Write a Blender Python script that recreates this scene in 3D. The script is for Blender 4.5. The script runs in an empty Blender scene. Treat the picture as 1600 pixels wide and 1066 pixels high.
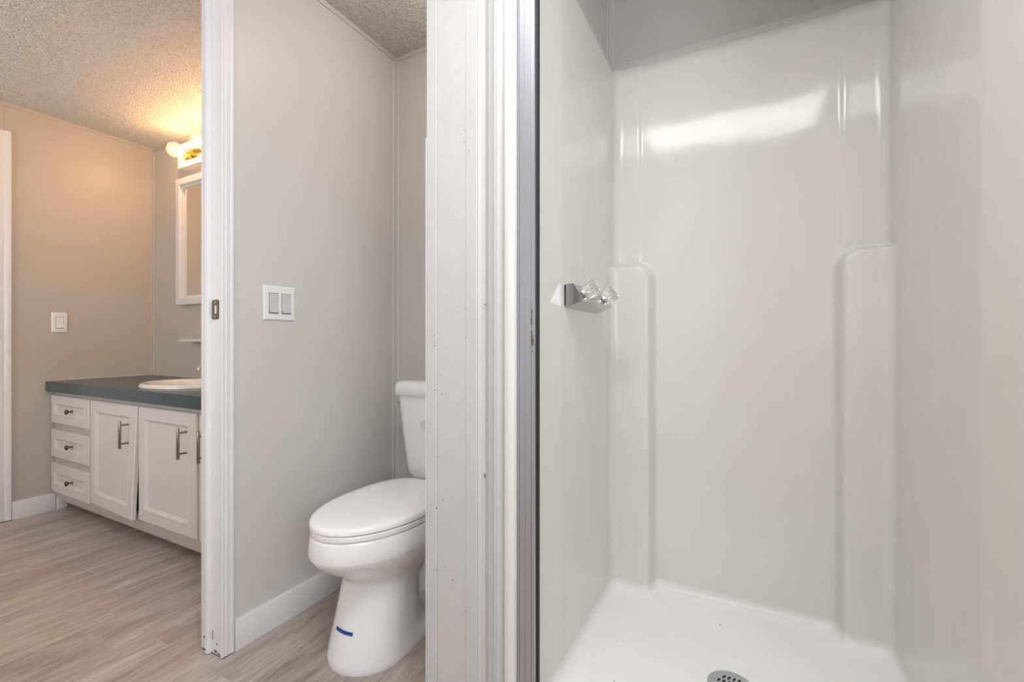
import bpy, bmesh, math, random
from mathutils import Vector, Matrix, Euler
PI = math.pi
S = bpy.context.scene
C = S.collection
random.seed(4)

# ------------------------------------------------------------------ camera
TH = 0.4802
cam = bpy.data.objects.new('camera', bpy.data.cameras.new('camera'))
C.objects.link(cam)
cam.data.sensor_width = 36.0
cam.data.lens = 709.4 / 1600 * 36
cam.data.clip_start = 0.02
cam.location = (0, 0, 1.0)
cam.rotation_euler = (PI / 2, 0, TH)
S.camera = cam

# ------------------------------------------------------------------ world, light, exposure
W = bpy.data.worlds.new('sky'); S.world = W; W.use_nodes = True
W.node_tree.nodes['Background'].inputs[0].default_value = (0.8, 0.88, 1.0, 1)
W.node_tree.nodes['Background'].inputs[1].default_value = 0.6
S.view_settings.view_transform = 'Standard'
S.view_settings.look = 'None'
S.view_settings.gamma = 1.0
S.view_settings.use_curve_mapping = False
S.view_settings.exposure = 0.19

def area(name, loc, rot, sx, sy, power, col):
    l = bpy.data.lights.new(name, 'AREA'); l.shape = 'RECTANGLE'
    l.size = sx; l.size_y = sy; l.energy = power; l.color = col
    o = bpy.data.objects.new(name, l); C.objects.link(o)
    o.location = loc; o.rotation_euler = rot
    return o
# fill light added at two made-up openings, beside and behind the camera
area('added_fill_light_1', (1.30, -0.55, 1.45), (0, PI / 2 + .55, 0), 1.0, 1.0, 27, (0.93, 0.965, 1.0))
area('added_fill_light_2', (-2.65, -1.32, 1.30), (PI / 2 + .75, 0, 0), 1.4, 1.1, 27, (1.0, 0.95, 0.92))
# the ceiling panel's lamp over the camera
area('ceiling_panel_lamp', (-0.13, 0.2, 2.296), (0, 0, 0), 0.96, 0.40, 15.0, (0.99, 0.985, 0.99))

# ------------------------------------------------------------------ dimensions
XP = -1.474      # partition face (toilet side)
XQ = -1.571      # partition face (vanity side)
XL = -3.657      # left wall
YB = 1.643       # back wall
H = 2.33
YF = -1.2        # front wall (behind camera)
XR = 1.2         # right wall
JY = 0.846       # partition end
DY = 0.93        # divider front
DX = -0.732      # divider face in toilet nook
SL, SR = -0.424, 0.348   # shower inside faces
YS = 1.622
ZP, ZT = 0.150, 1.965
PY = YF - 0.2

# ------------------------------------------------------------------ material helpers
def new_mat(name):
    m = bpy.data.materials.new(name); m.use_nodes = True
    return m, m.node_tree, m.node_tree.nodes['Principled BSDF']
def N(nt, t, **kw):
    n = nt.nodes.new(t)
    for k, v in kw.items(): setattr(n, k, v)
    return n
def setin(n, **kw):
    for k, v in kw.items(): n.inputs[k.replace('_', ' ')].default_value = v
def simple(name, col, rough=0.5, metal=0.0, spec=0.5, bump=0.0, bscale=120, var=0.0, vscale=3, coat=0.0, detail=3):
    m, nt, p = new_mat(name)
    p.inputs['Roughness'].default_value = rough
    p.inputs['Metallic'].default_value = metal
    p.inputs['Specular IOR Level'].default_value = spec
    p.inputs['Coat Weight'].default_value = coat
    p.inputs['Base Color'].default_value = (*col, 1)
    tc = N(nt, 'ShaderNodeTexCoord')
    if var:
        n = N(nt, 'ShaderNodeTexNoise'); setin(n, Scale=vscale, Detail=4.0)
        r = N(nt, 'ShaderNodeValToRGB')
        r.color_ramp.elements[0].position = 0.3; r.color_ramp.elements[1].position = 0.7
        r.color_ramp.elements[0].color = (*[c * (1 - var) for c in col], 1)
        r.color_ramp.elements[1].color = (*[min(1, c * (1 + var)) for c in col], 1)
        nt.links.new(tc.outputs['Object'], n.inputs['Vector']); nt.links.new(n.outputs[0], r.inputs[0])
        nt.links.new(r.outputs[0], p.inputs['Base Color'])
    if bump:
        n = N(nt, 'ShaderNodeTexNoise'); setin(n, Scale=bscale, Detail=float(detail))
        b = N(nt, 'ShaderNodeBump'); setin(b, Strength=bump, Distance=0.002)
        nt.links.new(tc.outputs['Object'], n.inputs['Vector'])
        nt.links.new(n.outputs[0], b.inputs['Height']); nt.links.new(b.outputs[0], p.inputs['Normal'])
    return m

M = {}
M['wall'] = simple('greige_wall_paint', (0.66, 0.643, 0.622), 0.40, bump=0.10, bscale=35, var=0.025, vscale=2.5)
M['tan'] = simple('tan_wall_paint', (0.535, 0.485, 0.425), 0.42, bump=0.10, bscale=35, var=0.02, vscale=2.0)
M['wall_rear'] = simple('pale_wall_paint', (0.75, 0.745, 0.735), 0.6, var=0.02)
M['trim'] = simple('white_trim_paint', (0.80, 0.80, 0.815), 0.38, bump=0.15, bscale=60, var=0.015, vscale=14)
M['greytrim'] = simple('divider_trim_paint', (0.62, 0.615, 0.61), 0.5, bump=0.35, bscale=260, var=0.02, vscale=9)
M['pvc'] = simple('white_vinyl_strip', (0.80, 0.79, 0.76), 0.35)
M['cab'] = simple('white_cabinet_paint', (0.72, 0.685, 0.67), 0.42, bump=0.12, bscale=90, var=0.02, vscale=10)
M['cab_frame'] = simple('greige_cabinet_frame_paint', (0.56, 0.50, 0.46), 0.5, bump=0.1, bscale=70, var=0.03, vscale=8)
M['dark'] = simple('dark_cavity', (0.03, 0.028, 0.026), 0.8)
M['teal'] = simple('teal_laminate', (0.016, 0.052, 0.066), 0.26, var=0.05, vscale=200, spec=1.0)
M['caulk'] = simple('cream_caulk', (0.62, 0.56, 0.47), 0.6)
M['porcelain'] = simple('white_porcelain', (0.88, 0.88, 0.885), 0.09, spec=0.5, coat=0.3)
M['seat'] = simple('white_seat_plastic', (0.93, 0.93, 0.935), 0.22)
M['sink'] = simple('ivory_sink_porcelain', (0.83, 0.80, 0.75), 0.1, coat=0.3)
M['tapchrome'] = simple('dull_chrome', (0.50, 0.50, 0.50), 0.16, metal=1.0)
M['chrome'] = simple('chrome', (0.80, 0.80, 0.80), 0.12, metal=1.0)
M['nickel'] = simple('brushed_nickel', (0.30, 0.27, 0.25), 0.32, metal=1.0)
M['bronze'] = simple('aged_bronze', (0.16, 0.12, 0.085), 0.38, metal=1.0, bump=0.3, bscale=90, var=0.3, vscale=80)
M['brass'] = simple('polished_brass', (0.85, 0.55, 0.18), 0.12, metal=1.0)
M['alu'] = simple('satin_aluminium', (0.60, 0.615, 0.66), 0.42, metal=1.0, bump=0.05, bscale=60)
M['gasket'] = simple('black_gasket', (0.02, 0.02, 0.022), 0.6)
M['plastic'] = simple('white_switch_plastic', (0.86, 0.86, 0.86), 0.3)
M['rocker'] = simple('grey_switch_rocker', (0.62, 0.62, 0.61), 0.3)
M['tape'] = simple('blue_tape', (0.005, 0.06, 0.33), 0.6, bump=0.1)
M['mirror'] = simple('mirror_glass', (0.86, 0.85, 0.82), 0.02, metal=1.0)
M['scuff'] = simple('dirty_chipped_paint', (0.17, 0.16, 0.13), 0.8, bump=0.3)

# gel-coat of the shower stall: softly wavy, glossy
m, nt, p = new_mat('cream_gelcoat'); M['gel'] = m
tc = N(nt, 'ShaderNodeTexCoord')
n1 = N(nt, 'ShaderNodeTexNoise'); setin(n1, Scale=6.0, Detail=2.0)
n2 = N(nt, 'ShaderNodeTexNoise'); setin(n2, Scale=80.0, Detail=2.0)
mx = N(nt, 'ShaderNodeMath', operation='MULTIPLY_ADD'); mx.inputs[1].default_value = 0.02
b = N(nt, 'ShaderNodeBump'); setin(b, Strength=0.25, Distance=0.006)
nt.links.new(tc.outputs['Object'], n1.inputs['Vector']); nt.links.new(tc.outputs['Object'], n2.inputs['Vector'])
nt.links.new(n2.outputs[0], mx.inputs[0]); nt.links.new(n1.outputs[0], mx.inputs[2])
nt.links.new(mx.outputs[0], b.inputs['Height']); nt.links.new(b.outputs[0], p.inputs['Normal'])
r = N(nt, 'ShaderNodeValToRGB')
r.color_ramp.elements[0].position = 0.35; r.color_ramp.elements[1].position = 0.65
r.color_ramp.elements[0].color = (0.725, 0.708, 0.674, 1); r.color_ramp.elements[1].color = (0.742, 0.725, 0.692, 1)
nt.links.new(n1.outputs[0], r.inputs[0]); nt.links.new(r.outputs[0], p.inputs['Base Color'])
p.inputs['Roughness'].default_value = 0.10; p.inputs['Specular IOR Level'].default_value = 0.26
m, nt, p = new_mat('white_pan_gelcoat'); M['pan'] = m
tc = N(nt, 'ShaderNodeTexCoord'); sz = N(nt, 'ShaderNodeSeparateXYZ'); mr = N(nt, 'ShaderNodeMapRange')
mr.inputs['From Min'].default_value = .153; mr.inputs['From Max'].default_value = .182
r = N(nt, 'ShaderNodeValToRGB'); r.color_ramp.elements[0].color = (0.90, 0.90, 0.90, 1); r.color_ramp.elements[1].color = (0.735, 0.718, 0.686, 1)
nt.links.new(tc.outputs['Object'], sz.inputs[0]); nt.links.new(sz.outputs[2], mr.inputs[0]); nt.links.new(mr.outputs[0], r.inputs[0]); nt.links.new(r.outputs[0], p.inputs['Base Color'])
p.inputs['Roughness'].default_value = 0.3; p.inputs['Specular IOR Level'].default_value = 0.3
tn = N(nt, 'ShaderNodeTexNoise'); setin(tn, Scale=300.0, Detail=3.0); b = N(nt, 'ShaderNodeBump'); setin(b, Strength=0.1, Distance=0.002)
nt.links.new(tc.outputs['Object'], tn.inputs['Vector']); nt.links.new(tn.outputs[0], b.inputs['Height']); nt.links.new(b.outputs[0], p.inputs['Normal'])

# popcorn ceiling
m, nt, p = new_mat('popcorn_ceiling'); M['ceil'] = m
p.inputs['Base Color'].default_value = (0.86, 0.84, 0.81, 1); p.inputs['Roughness'].default_value = 0.9
tc = N(nt, 'ShaderNodeTexCoord'); v = N(nt, 'ShaderNodeTexVoronoi'); setin(v, Scale=120.0)
v.feature = 'SMOOTH_F1'; v.inputs['Smoothness'].default_value = 0.5
n = N(nt, 'ShaderNodeTexNoise'); setin(n, Scale=95.0, Detail=6.0, Roughness=0.7)
sb = N(nt, 'ShaderNodeMath', operation='SUBTRACT'); b = N(nt, 'ShaderNodeBump'); setin(b, Strength=1.0, Distance=0.014)
rc = N(nt, 'ShaderNodeValToRGB'); rc.color_ramp.elements[0].position = .36; rc.color_ramp.elements[1].position = .5
rc.color_ramp.elements[0].color = (.74, .70, .65, 1); rc.color_ramp.elements[1].color = (.92, .90, .865, 1)  # shade in the popcorn crevices painted into the colour
nt.links.new(n.outputs[0], rc.inputs[0]); nt.links.new(rc.outputs[0], p.inputs['Base Color'])
nt.links.new(tc.outputs['Object'], v.inputs['Vector']); nt.links.new(tc.outputs['Object'], n.inputs['Vector'])
nt.links.new(n.outputs[0], sb.inputs[0]); nt.links.new(v.outputs['Distance'], sb.inputs[1])
nt.links.new(sb.outputs[0], b.inputs['Height']); nt.links.new(b.outputs[0], p.inputs['Normal'])

# vinyl plank floor, planks along Y
m, nt, p = new_mat('grey_vinyl_plank'); M['floor'] = m
tc = N(nt, 'ShaderNodeTexCoord')
mp = N(nt, 'ShaderNodeMapping'); mp.inputs['Rotation'].default_value = (0, 0, PI / 2)
mp.inputs['Location'].default_value = (0.35, 0.06, 0)
br = N(nt, 'ShaderNodeTexBrick'); br.offset = 0.37; br.squash = 1.0
setin(br, Scale=1.0, Mortar_Size=0.0008, Mortar_Smooth=0.2, Bias=0.0, Brick_Width=1.22, Row_Height=0.18)
br.inputs['Color1'].default_value = (0.0, 0, 0, 1); br.inputs['Color2'].default_value = (1, 1, 1, 1); br.inputs['Mortar'].default_value = (0.4, .4, .4, 1)
nt.links.new(tc.outputs['Object'], mp.inputs['Vector']); nt.links.new(mp.outputs[0], br.inputs['Vector'])
# grain coordinates: stretch along Y, shift per plank
sx = N(nt, 'ShaderNodeSeparateXYZ'); nt.links.new(tc.outputs['Object'], sx.inputs[0])
ml = N(nt, 'ShaderNodeMath', operation='MULTIPLY_ADD'); ml.inputs[1].default_value = 7.0
nt.links.new(br.outputs['Color'], ml.inputs[0]); nt.links.new(sx.outputs[0], ml.inputs[2])
cx = N(nt, 'ShaderNodeCombineXYZ'); my = N(nt, 'ShaderNodeMath', operation='MULTIPLY'); my.inputs[1].default_value = 0.13
nt.links.new(sx.outputs[1], my.inputs[0]); nt.links.new(ml.outputs[0], cx.inputs[0]); nt.links.new(my.outputs[0], cx.inputs[1])
g1 = N(nt, 'ShaderNodeTexNoise'); setin(g1, Scale=9.0, Detail=9.0, Roughness=0.68, Distortion=1.1)
g2 = N(nt, 'ShaderNodeTexNoise'); setin(g2, Scale=55.0, Detail=7.0, Roughness=0.78, Distortion=0.3)
nt.links.new(cx.outputs[0], g1.inputs['Vector']); nt.links.new(cx.outputs[0], g2.inputs['Vector'])
r1 = N(nt, 'ShaderNodeValToRGB')
e = r1.color_ramp.elements
e[0].position = 0.22; e[0].color = (0.20, 0.158, 0.136, 1)
e[1].position = 0.78; e[1].color = (0.66, 0.575, 0.525, 1)
k = e.new(0.42); k.color = (0.40, 0.33, 0.292, 1)
k = e.new(0.58); k.color = (0.51, 0.432, 0.388, 1)
nt.links.new(g1.outputs[0], r1.inputs[0])
mxc = N(nt, 'ShaderNodeMix', data_type='RGBA', blend_type='OVERLAY'); mxc.inputs[0].default_value = 0.62
nt.links.new(r1.outputs[0], mxc.inputs[6]); nt.links.new(g2.outputs[0], mxc.inputs[7])
mx2 = N(nt, 'ShaderNodeMix', data_type='RGBA', blend_type='OVERLAY'); mx2.inputs[0].default_value = 0.07
nt.links.new(mxc.outputs[2], mx2.inputs[6]); nt.links.new(br.outputs['Color'], mx2.inputs[7])
nt.links.new(mx2.outputs[2], p.inputs['Base Color'])
p.inputs['Roughness'].default_value = 0.42; p.inputs['Specular IOR Level'].default_value = 0.4
b = N(nt, 'ShaderNodeBump'); setin(b, Strength=0.25, Distance=0.0015)
nt.links.new(g2.outputs[0], b.inputs['Height']); nt.links.new(b.outputs[0], p.inputs['Normal'])

def emis(name, col, strength):
    m, nt, p = new_mat(name)
    p.inputs['Base Color'].default_value = (*col, 1)
    p.inputs['Emission Color'].default_value = (*col, 1); p.inputs['Emission Strength'].default_value = strength
    return m
M['bulb_core'] = emis('lit_filament', (1.0, 0.60, 0.29), 270)
M['diffuser'] = emis('lit_diffuser', (1.0, 0.985, 0.97), 2.5)
M['added_nook_globe'] = emis('added_fill_globe', (1.0, 0.80, 0.64), 15)  # glow of the fill light added in the nook
# thin clear bulb glass
m, nt, p = new_mat('clear_bulb_glass'); M['bulb'] = m
nt.nodes.remove(p)
t = N(nt, 'ShaderNodeBsdfTransparent'); g = N(nt, 'ShaderNodeBsdfGlossy'); g.inputs['Roughness'].default_value = 0.03
lw0 = N(nt, 'ShaderNodeLayerWeight'); lw0.inputs['Blend'].default_value = 0.2
lw = N(nt, 'ShaderNodeMath', operation='MULTIPLY_ADD'); lw.inputs[1].default_value = 0.75; lw.inputs[2].default_value = 0.05
nt.links.new(lw0.outputs['Facing'], lw.inputs[0])
mixs = N(nt, 'ShaderNodeMixShader'); t.inputs['Color'].default_value = (0.97, 0.95, 0.92, 1)
nt.links.new(lw.outputs[0], mixs.inputs[0]); nt.links.new(t.outputs[0], mixs.inputs[1]); nt.links.new(g.outputs[0], mixs.inputs[2])
tr = N(nt, 'ShaderNodeBsdfTranslucent'); tr.inputs['Color'].default_value = (1, .97, .93, 1)
mix2 = N(nt, 'ShaderNodeMixShader'); mix2.inputs[0].default_value = 0.045
nt.links.new(mixs.outputs[0], mix2.inputs[1]); nt.links.new(tr.outputs[0], mix2.inputs[2])
nt.links.new(mix2.outputs[0], nt.nodes['Material Output'].inputs['Surface'])
m, nt, p = new_mat('clear_acrylic'); M['acrylic'] = m
p.inputs['Transmission Weight'].default_value = 0.9; p.inputs['Roughness'].default_value = 0.06
p.inputs['IOR'].default_value = 1.45; p.inputs['Base Color'].default_value = (0.97, 0.96, 0.95, 1)
m, nt, p = new_mat('added_pane_glass'); M['glass'] = m
nt.nodes.remove(p)
t = N(nt, 'ShaderNodeBsdfTransparent'); g = N(nt, 'ShaderNodeBsdfGlossy'); g.inputs['Roughness'].default_value = 0.02
mixs = N(nt, 'ShaderNodeMixShader'); mixs.inputs[0].default_value = 0.05
nt.links.new(t.outputs[0], mixs.inputs[1]); nt.links.new(g.outputs[0], mixs.inputs[2])
nt.links.new(mixs.outputs[0], nt.nodes['Material Output'].inputs['Surface'])

# ------------------------------------------------------------------ mesh helpers
def box(bm, x0, x1, y0, y1, z0, z1, bev=0.0, seg=2):
    m = Matrix.Translation(((x0 + x1) / 2, (y0 + y1) / 2, (z0 + z1) / 2)) @ Matrix.Diagonal((abs(x1 - x0), abs(y1 - y0), abs(z1 - z0), 1))
    r = bmesh.ops.create_cube(bm, size=1, matrix=m)
    if bev:
        es = list({e for v in r['verts'] for e in v.link_edges})
        bmesh.ops.bevel(bm, geom=es, offset=bev, segments=seg, profile=0.6, affect='EDGES')
def loft(bm, rings, cap0=True, cap1=True, closed=True):
    """rings: lists of 3-D points of equal length"""
    vs = [[bm.verts.new(p) for p in r] for r in rings]
    n = len(vs[0])
    for a, b_ in zip(vs, vs[1:]):
        for i in range(n if closed else n - 1):
            j = (i + 1) % n
            bm.faces.new((a[i], a[j], b_[j], b_[i]))
    if cap0: bm.faces.new(vs[0][::-1])
    if cap1: bm.faces.new(vs[-1])
    return vs
def circ(c, r, n, axis='z', ph=0.0, ry=None):
    out = []
    ry = r if ry is None else ry
    for i in range(n):
        a = ph + 2 * PI * i / n
        u, w = r * math.cos(a), ry * math.sin(a)
        if axis == 'z': out.append((c[0] + u, c[1] + w, c[2]))
        elif axis == 'y': out.append((c[0] + u, c[1], c[2] + w))
        else: out.append((c[0], c[1] + u, c[2] + w))
    return out
def frame_of(d):
    d = Vector(d).normalized()
    up = Vector((0, 0, 1)) if abs(d.z) < 0.9 else Vector((1, 0, 0))
    a = d.cross(up).normalized(); b = d.cross(a).normalized()
    return a, b, d
def lathe(bm, c, d, prof, n=24, lobes=0, amp=0.0):
    """profile of (distance along d, radius) turned around direction d at c"""
    a, b, d = frame_of(d); c = Vector(c)
    rings = []
    for t_, r_ in prof:
        ring = []
        for i in range(n):
            th = 2 * PI * i / n
            rr = max(r_, 1e-4) * (1 + (amp * math.cos(lobes * th) if lobes else 0))
            ring.append(c + d * t_ + a * rr * math.cos(th) + b * rr * math.sin(th))
        rings.append(ring)
    loft(bm, rings)
def tube(bm, pts, r, n=12):
    pts = [Vector(p) for p in pts]; rings = []
    rs = r if isinstance(r, (list, tuple)) else [r] * len(pts)
    a = None
    for i, p_ in enumerate(pts):
        d = (pts[min(i + 1, len(pts) - 1)] - pts[max(i - 1, 0)]).normalized()
        if a is None: a, b_, _ = frame_of(d)
        a = (a - d * a.dot(d)).normalized(); b_ = d.cross(a)
        rings.append([p_ + a * rs[i] * math.cos(2 * PI * k / n) + b_ * rs[i] * math.sin(2 * PI * k / n) for k in range(n)])
    loft(bm, rings)
def prism(bm, poly, z0, z1):
    loft(bm, [[(x, y, z0) for x, y in poly], [(x, y, z1) for x, y in poly]])
def obj(name, bm, mat, parent=None, smooth=None, label=None):
    bmesh.ops.recalc_face_normals(bm, faces=bm.faces)
    me = bpy.data.meshes.new(name); bm.to_mesh(me); bm.free()
    me.materials.append(M[mat] if isinstance(mat, str) else mat)
    o = bpy.data.objects.new(name, me); C.objects.link(o)
    if smooth is not None:
        me.polygons.foreach_set('use_smooth', [True] * len(me.polygons))
        me.set_sharp_from_angle(angle=math.radians(smooth))
    if parent is not None:
        o.parent = parent
        w = parent; off = Vector((0, 0, 0))
        while w is not None: off += Vector(w.location); w = w.parent
        me.transform(Matrix.Translation(-off))
    if label: o['label'] = label
    return o
def boxobj(name, dims, mat, parent=None, bev=0.0, **k):
    bm = bmesh.new(); box(bm, *dims, bev=bev); return obj(name, bm, mat, parent, smooth=40 if bev else None, **k)
def thing(name, label, cat, loc=(0, 0, 0), group=None):
    o = bpy.data.objects.new(name, None); C.objects.link(o); o.location = loc
    o['label'] = label; o['category'] = cat
    if group: o['group'] = group
    return o
def tag(o, label, cat, group=None):
    o['label'] = label; o['category'] = cat
    if group: o['group'] = group
    return o
def struct(name, bm, mat, label=None, smooth=None, parent=None):
    o = obj(name, bm, mat, parent, smooth)
    if parent is None: o['kind'] = 'structure'
    if label: o['label'] = label
    return o
def sbox(name, dims, mat, label=None, bev=0.0):
    bm = bmesh.new()
    for d in (dims if isinstance(dims[0], (tuple, list)) else [dims]): box(bm, *d, bev=bev)
    return struct(name, bm, mat, label, smooth=40 if bev else None)

# ------------------------------------------------------------------ room shell
T = 0.12
sbox('floor', (XL - T, XR + T, YF - T, YB + T, -0.05, 0.0), 'floor', 'grey-brown wood-look vinyl plank floor')
sbox('ceiling', (XL - T, XR + T, YF - T, YB + T, H, H + 0.05), 'ceil', 'white popcorn-textured ceiling')
sbox('wall_back', (XP - .05, XR + T, YB, YB + T, 0, H), 'wall', 'greige back wall behind toilet and shower')
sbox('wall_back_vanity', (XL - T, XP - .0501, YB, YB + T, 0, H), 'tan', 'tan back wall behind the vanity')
# left wall with a door opening
LY0, LY1, LZ = 0.13, 0.915, 2.11
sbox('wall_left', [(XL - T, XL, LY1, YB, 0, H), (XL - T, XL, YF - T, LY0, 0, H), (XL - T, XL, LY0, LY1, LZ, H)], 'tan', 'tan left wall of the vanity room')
sbox('wall_partition', [(XQ + .006, XP, JY + .006, YB, 0, H), (XQ + .006, XP, YF, 0.10, 0, H), (XQ + .006, XP, 0.10, JY + .006, 2.13, H)], 'wall', 'greige partition wall between vanity room and toilet')
sbox('wall_divider', (DX, SL - 0.034, DY + 0.012, YB, 0, H), 'wall', 'wall between toilet nook and shower')
sbox('wall_divider_right', (SR + 0.034, XR, DY + 0.012, YB, 0, H), 'wall', 'wall right of the shower')
sbox('added_shade_header', (SL - .033, SR + .033, DY + .012, DY + .05, 2.135, H), 'wall', 'unseen strip added to shade the wall above the stall')  # out of view, put in to darken the wall over the stall
WY0, WY1, WZ0, WZ1 = -1.08, -0.02, 0.92, 1.98
sbox('wall_right', [(XR, XR + T, YF - T, WY0, 0, H), (XR, XR + T, WY1, YB, 0, H), (XR, XR + T, WY0, WY1, 0, WZ0), (XR, XR + T, WY0, WY1, WZ1, H)], 'wall_rear')
VX0, VX1, VZ0, VZ1 = -3.42, -1.88, 0.7, 2.02
sbox('wall_front', [(XL - T, VX0, YF - T, YF, 0, H), (VX1, XR + T, YF - T, YF, 0, H), (VX0, VX1, YF - T, YF, 0, VZ0), (VX0, VX1, YF - T, YF, VZ1, H)], 'wall_rear')
def added_window(name, axis, a0, a1, z0, z1, w0, w1):
    """frame and pane in an opening; wall spans w0..w1 on the other axis"""
    bm = bmesh.new(); f = 0.045
    def bb(b_, p0, p1, q0, q1, r0, r1):
        if axis == 'y': box(b_, r0, r1, p0, p1, q0, q1)
        else: box(b_, p0, p1, r0, r1, q0, q1)
    m_ = (w0 + w1) / 2
    bb(bm, a0, a0 + f, z0, z1, m_ - .02, m_ + .02); bb(bm, a1 - f, a1, z0, z1, m_ - .02, m_ + .02)
    bb(bm, a0 + f, a1 - f, z0, z0 + f, m_ - .02, m_ + .02); bb(bm, a0 + f, a1 - f, z1 - f, z1, m_ - .02, m_ + .02)
    o = struct(name, bm, 'trim')
    bm = bmesh.new(); bb(bm, a0 + f, a1 - f, z0 + f, z1 - f, m_ - .003, m_ + .003)
    obj('added_pane', bm, 'glass', o)
added_window('added_window_1', 'y', WY0, WY1, WZ0, WZ1, XR, XR + T)  # unseen opening, invented to carry the fill light
added_window('added_window_2', 'x', VX0, VX1, VZ0, VZ1, YF - T, YF)  # second invented opening, fill for the vanity room

# door in the left wall, its casing
dr = sbox('door_1', (XL - 0.10, XL - 0.065, LY0 + .02, LY1 - .015, 0.012, LZ - .02), 'trim', 'white door standing in the left wall')
bm = bmesh.new(); lathe(bm, (XL - 0.065, LY0 + 0.09, 0.98), (1, 0, 0), [(0, .03), (.006, .03), (.01, .012), (.03, .012), (.036, .026), (.055, .028), (.066, .015), (.068, 0.001)])
obj('door_handle', bm, 'nickel', dr, smooth=40)
def cprof(w, t, flip=1):
    # colonial casing section, (across, out)
    return [(0, 0), (0, t * .55), (w * .12, t * .75), (w * .25, t * .7), (w * .45, t * .6), (w * .55, t * .85), (w * .72, t), (w * .93, t), (w, t * .8), (w, 0)]
bm = bmesh.new()
poly = [(XL + o_, LY1 - .01 + a_) for a_, o_ in cprof(.052, .016)]
prism(bm, poly, 0.004, 2.165)
struct('trim_1', bm, 'trim', 'white casing beside the door at the left edge', smooth=35)
sbox('trim_2', [(XL, XL + .016, LY0 - .045, LY1 - .0101, LZ + .005, 2.165), (XL, XL + .016, LY0 - .045, LY0 + .005, 0, LZ + .005)], 'trim')
sbox('trim_3', (XL - T, XL + .002, LY1 - .012, LY1, 0, LZ), 'trim', 'white door jamb in the left wall')
bm = bmesh.new(); prism(bm, [(XL, LY1 - .010), (XL + .004, LY1 - .008), (XL + .004, LY1 + .012), (XL, LY1 + .014)], 2.1655, H)
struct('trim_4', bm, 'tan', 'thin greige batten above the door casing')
sbox('trim_5', (XL + .001, XL + .0165, LY1 + .0, LY1 + .03, 0.0, 0.0035), 'scuff', 'dark gap under the door casing')

# battens: ceiling line and room corners
def batten(name, pts, mat='wall', label=None):
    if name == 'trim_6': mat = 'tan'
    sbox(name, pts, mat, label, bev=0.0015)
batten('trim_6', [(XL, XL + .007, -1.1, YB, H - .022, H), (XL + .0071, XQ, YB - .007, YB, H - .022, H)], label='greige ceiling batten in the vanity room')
batten('trim_7', [(XP, XP + .008, -1.1, YB, H - .019, H), (XP + .0081, DX, YB - .008, YB, H - .019, H)], label='greige ceiling batten in the toilet nook')
def corner_batten(name, x, y, sx_, w, z0, z1, t=.005):
    # L-shaped corner batten in a corner open towards +x*sx_ and -y
    poly = [(x, y), (x + sx_ * w, y), (x + sx_ * w, y - t * .6), (x + sx_ * (w - .003), y - t), (x + sx_ * t, y - t), (x + sx_ * t, y - w + .003), (x + sx_ * t * .6, y - w), (x, y - w)]
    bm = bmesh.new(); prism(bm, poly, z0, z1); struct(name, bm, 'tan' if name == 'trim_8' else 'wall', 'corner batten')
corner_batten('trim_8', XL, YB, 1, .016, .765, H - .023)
corner_batten('trim_9', XP, YB, 1, .024, .0, H - .020, .006)
# upper shower alcove battens
bm = bmesh.new(); box(bm, SL - .034, SL - .030, DY + .02, YB, ZT + .002, ZT + .03, bev=.001); struct('trim_10', bm, 'wall', 'batten along the left top edge of the shower')
bm = bmesh.new(); box(bm, SL - .030, SR + .03, YB - .006, YB, ZT + .002, ZT + .036, bev=.0015); struct('trim_11', bm, 'wall', 'batten along the rear top edge of the shower')
corner_batten('trim_12', SL - .034, YB, 1, .022, ZT + .037, H - .001)

# baseboards
def baseboard(name, dims, label=None):
    sbox(name, dims, 'trim', label, bev=.0025)
baseboard('baseboard_left', (XL, XL + .013, LY1 + .043, 1.138, 0, .101), 'white baseboard on the left wall')
baseboard('baseboard_left_rear', (XL, XL + .013, 1.141, 1.19, 0, .101), 'end of the white baseboard beside the vanity base')
baseboard('baseboard_partition', (XP, XP + .013, JY + .038, YB - .025, 0, .100), 'white baseboard along the partition wall')
baseboard('baseboard_nook', (XP + .026, DX - .0135, YB - .013, YB, 0, .100), 'white baseboard behind the toilet')
baseboard('baseboard_divider', (DX - .013, DX, DY + .03, YB - .014, 0, .100))

# partition end: jamb, stop, near casing, far casing
bm = bmesh.new(); box(bm, XQ, XP + .001, JY, JY + .006, 0.003, 2.125)
struct('trim_13', bm, 'trim', 'white door jamb on the partition end')
bm = bmesh.new()
prism(bm, [(-1.549, JY), (-1.549, JY - .010), (-1.545, JY - .013), (-1.531, JY - .013), (-1.526, JY - .009), (-1.525, JY)], 0.003, 2.125)
struct('trim_14', bm, 'trim', 'white door stop strip on the jamb', smooth=30)
bm = bmesh.new()
prism(bm, [(XP, JY - .003), (XP + .008, JY - .003), (XP + .010, JY - .0005), (XP + .0088, JY + .002), (XP + .0088, JY + .008), (XP + .0105, JY + .010), (XP + .0105, JY + .020), (XP + .0095, JY + .023), (XP + .0115, JY + .026), (XP + .0115, JY + .032), (XP + .009, JY + .0355), (XP, JY + .0355)], 0.004, 2.16)
struct('trim_15', bm, 'trim', 'narrow white casing on the toilet side of the partition end', smooth=25)
bm = bmesh.new(); box(bm, XQ - .008, XQ + .006, JY - .004, JY + .045, 0.004, 2.16, bev=.003)
struct('trim_16', bm, 'trim', smooth=40)
bm = bmesh.new()
box(bm, XQ - .001, XP + .001, .106, JY - .001, 2.1251, 2.1299)
struct('trim_17', bm, 'trim')
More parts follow.
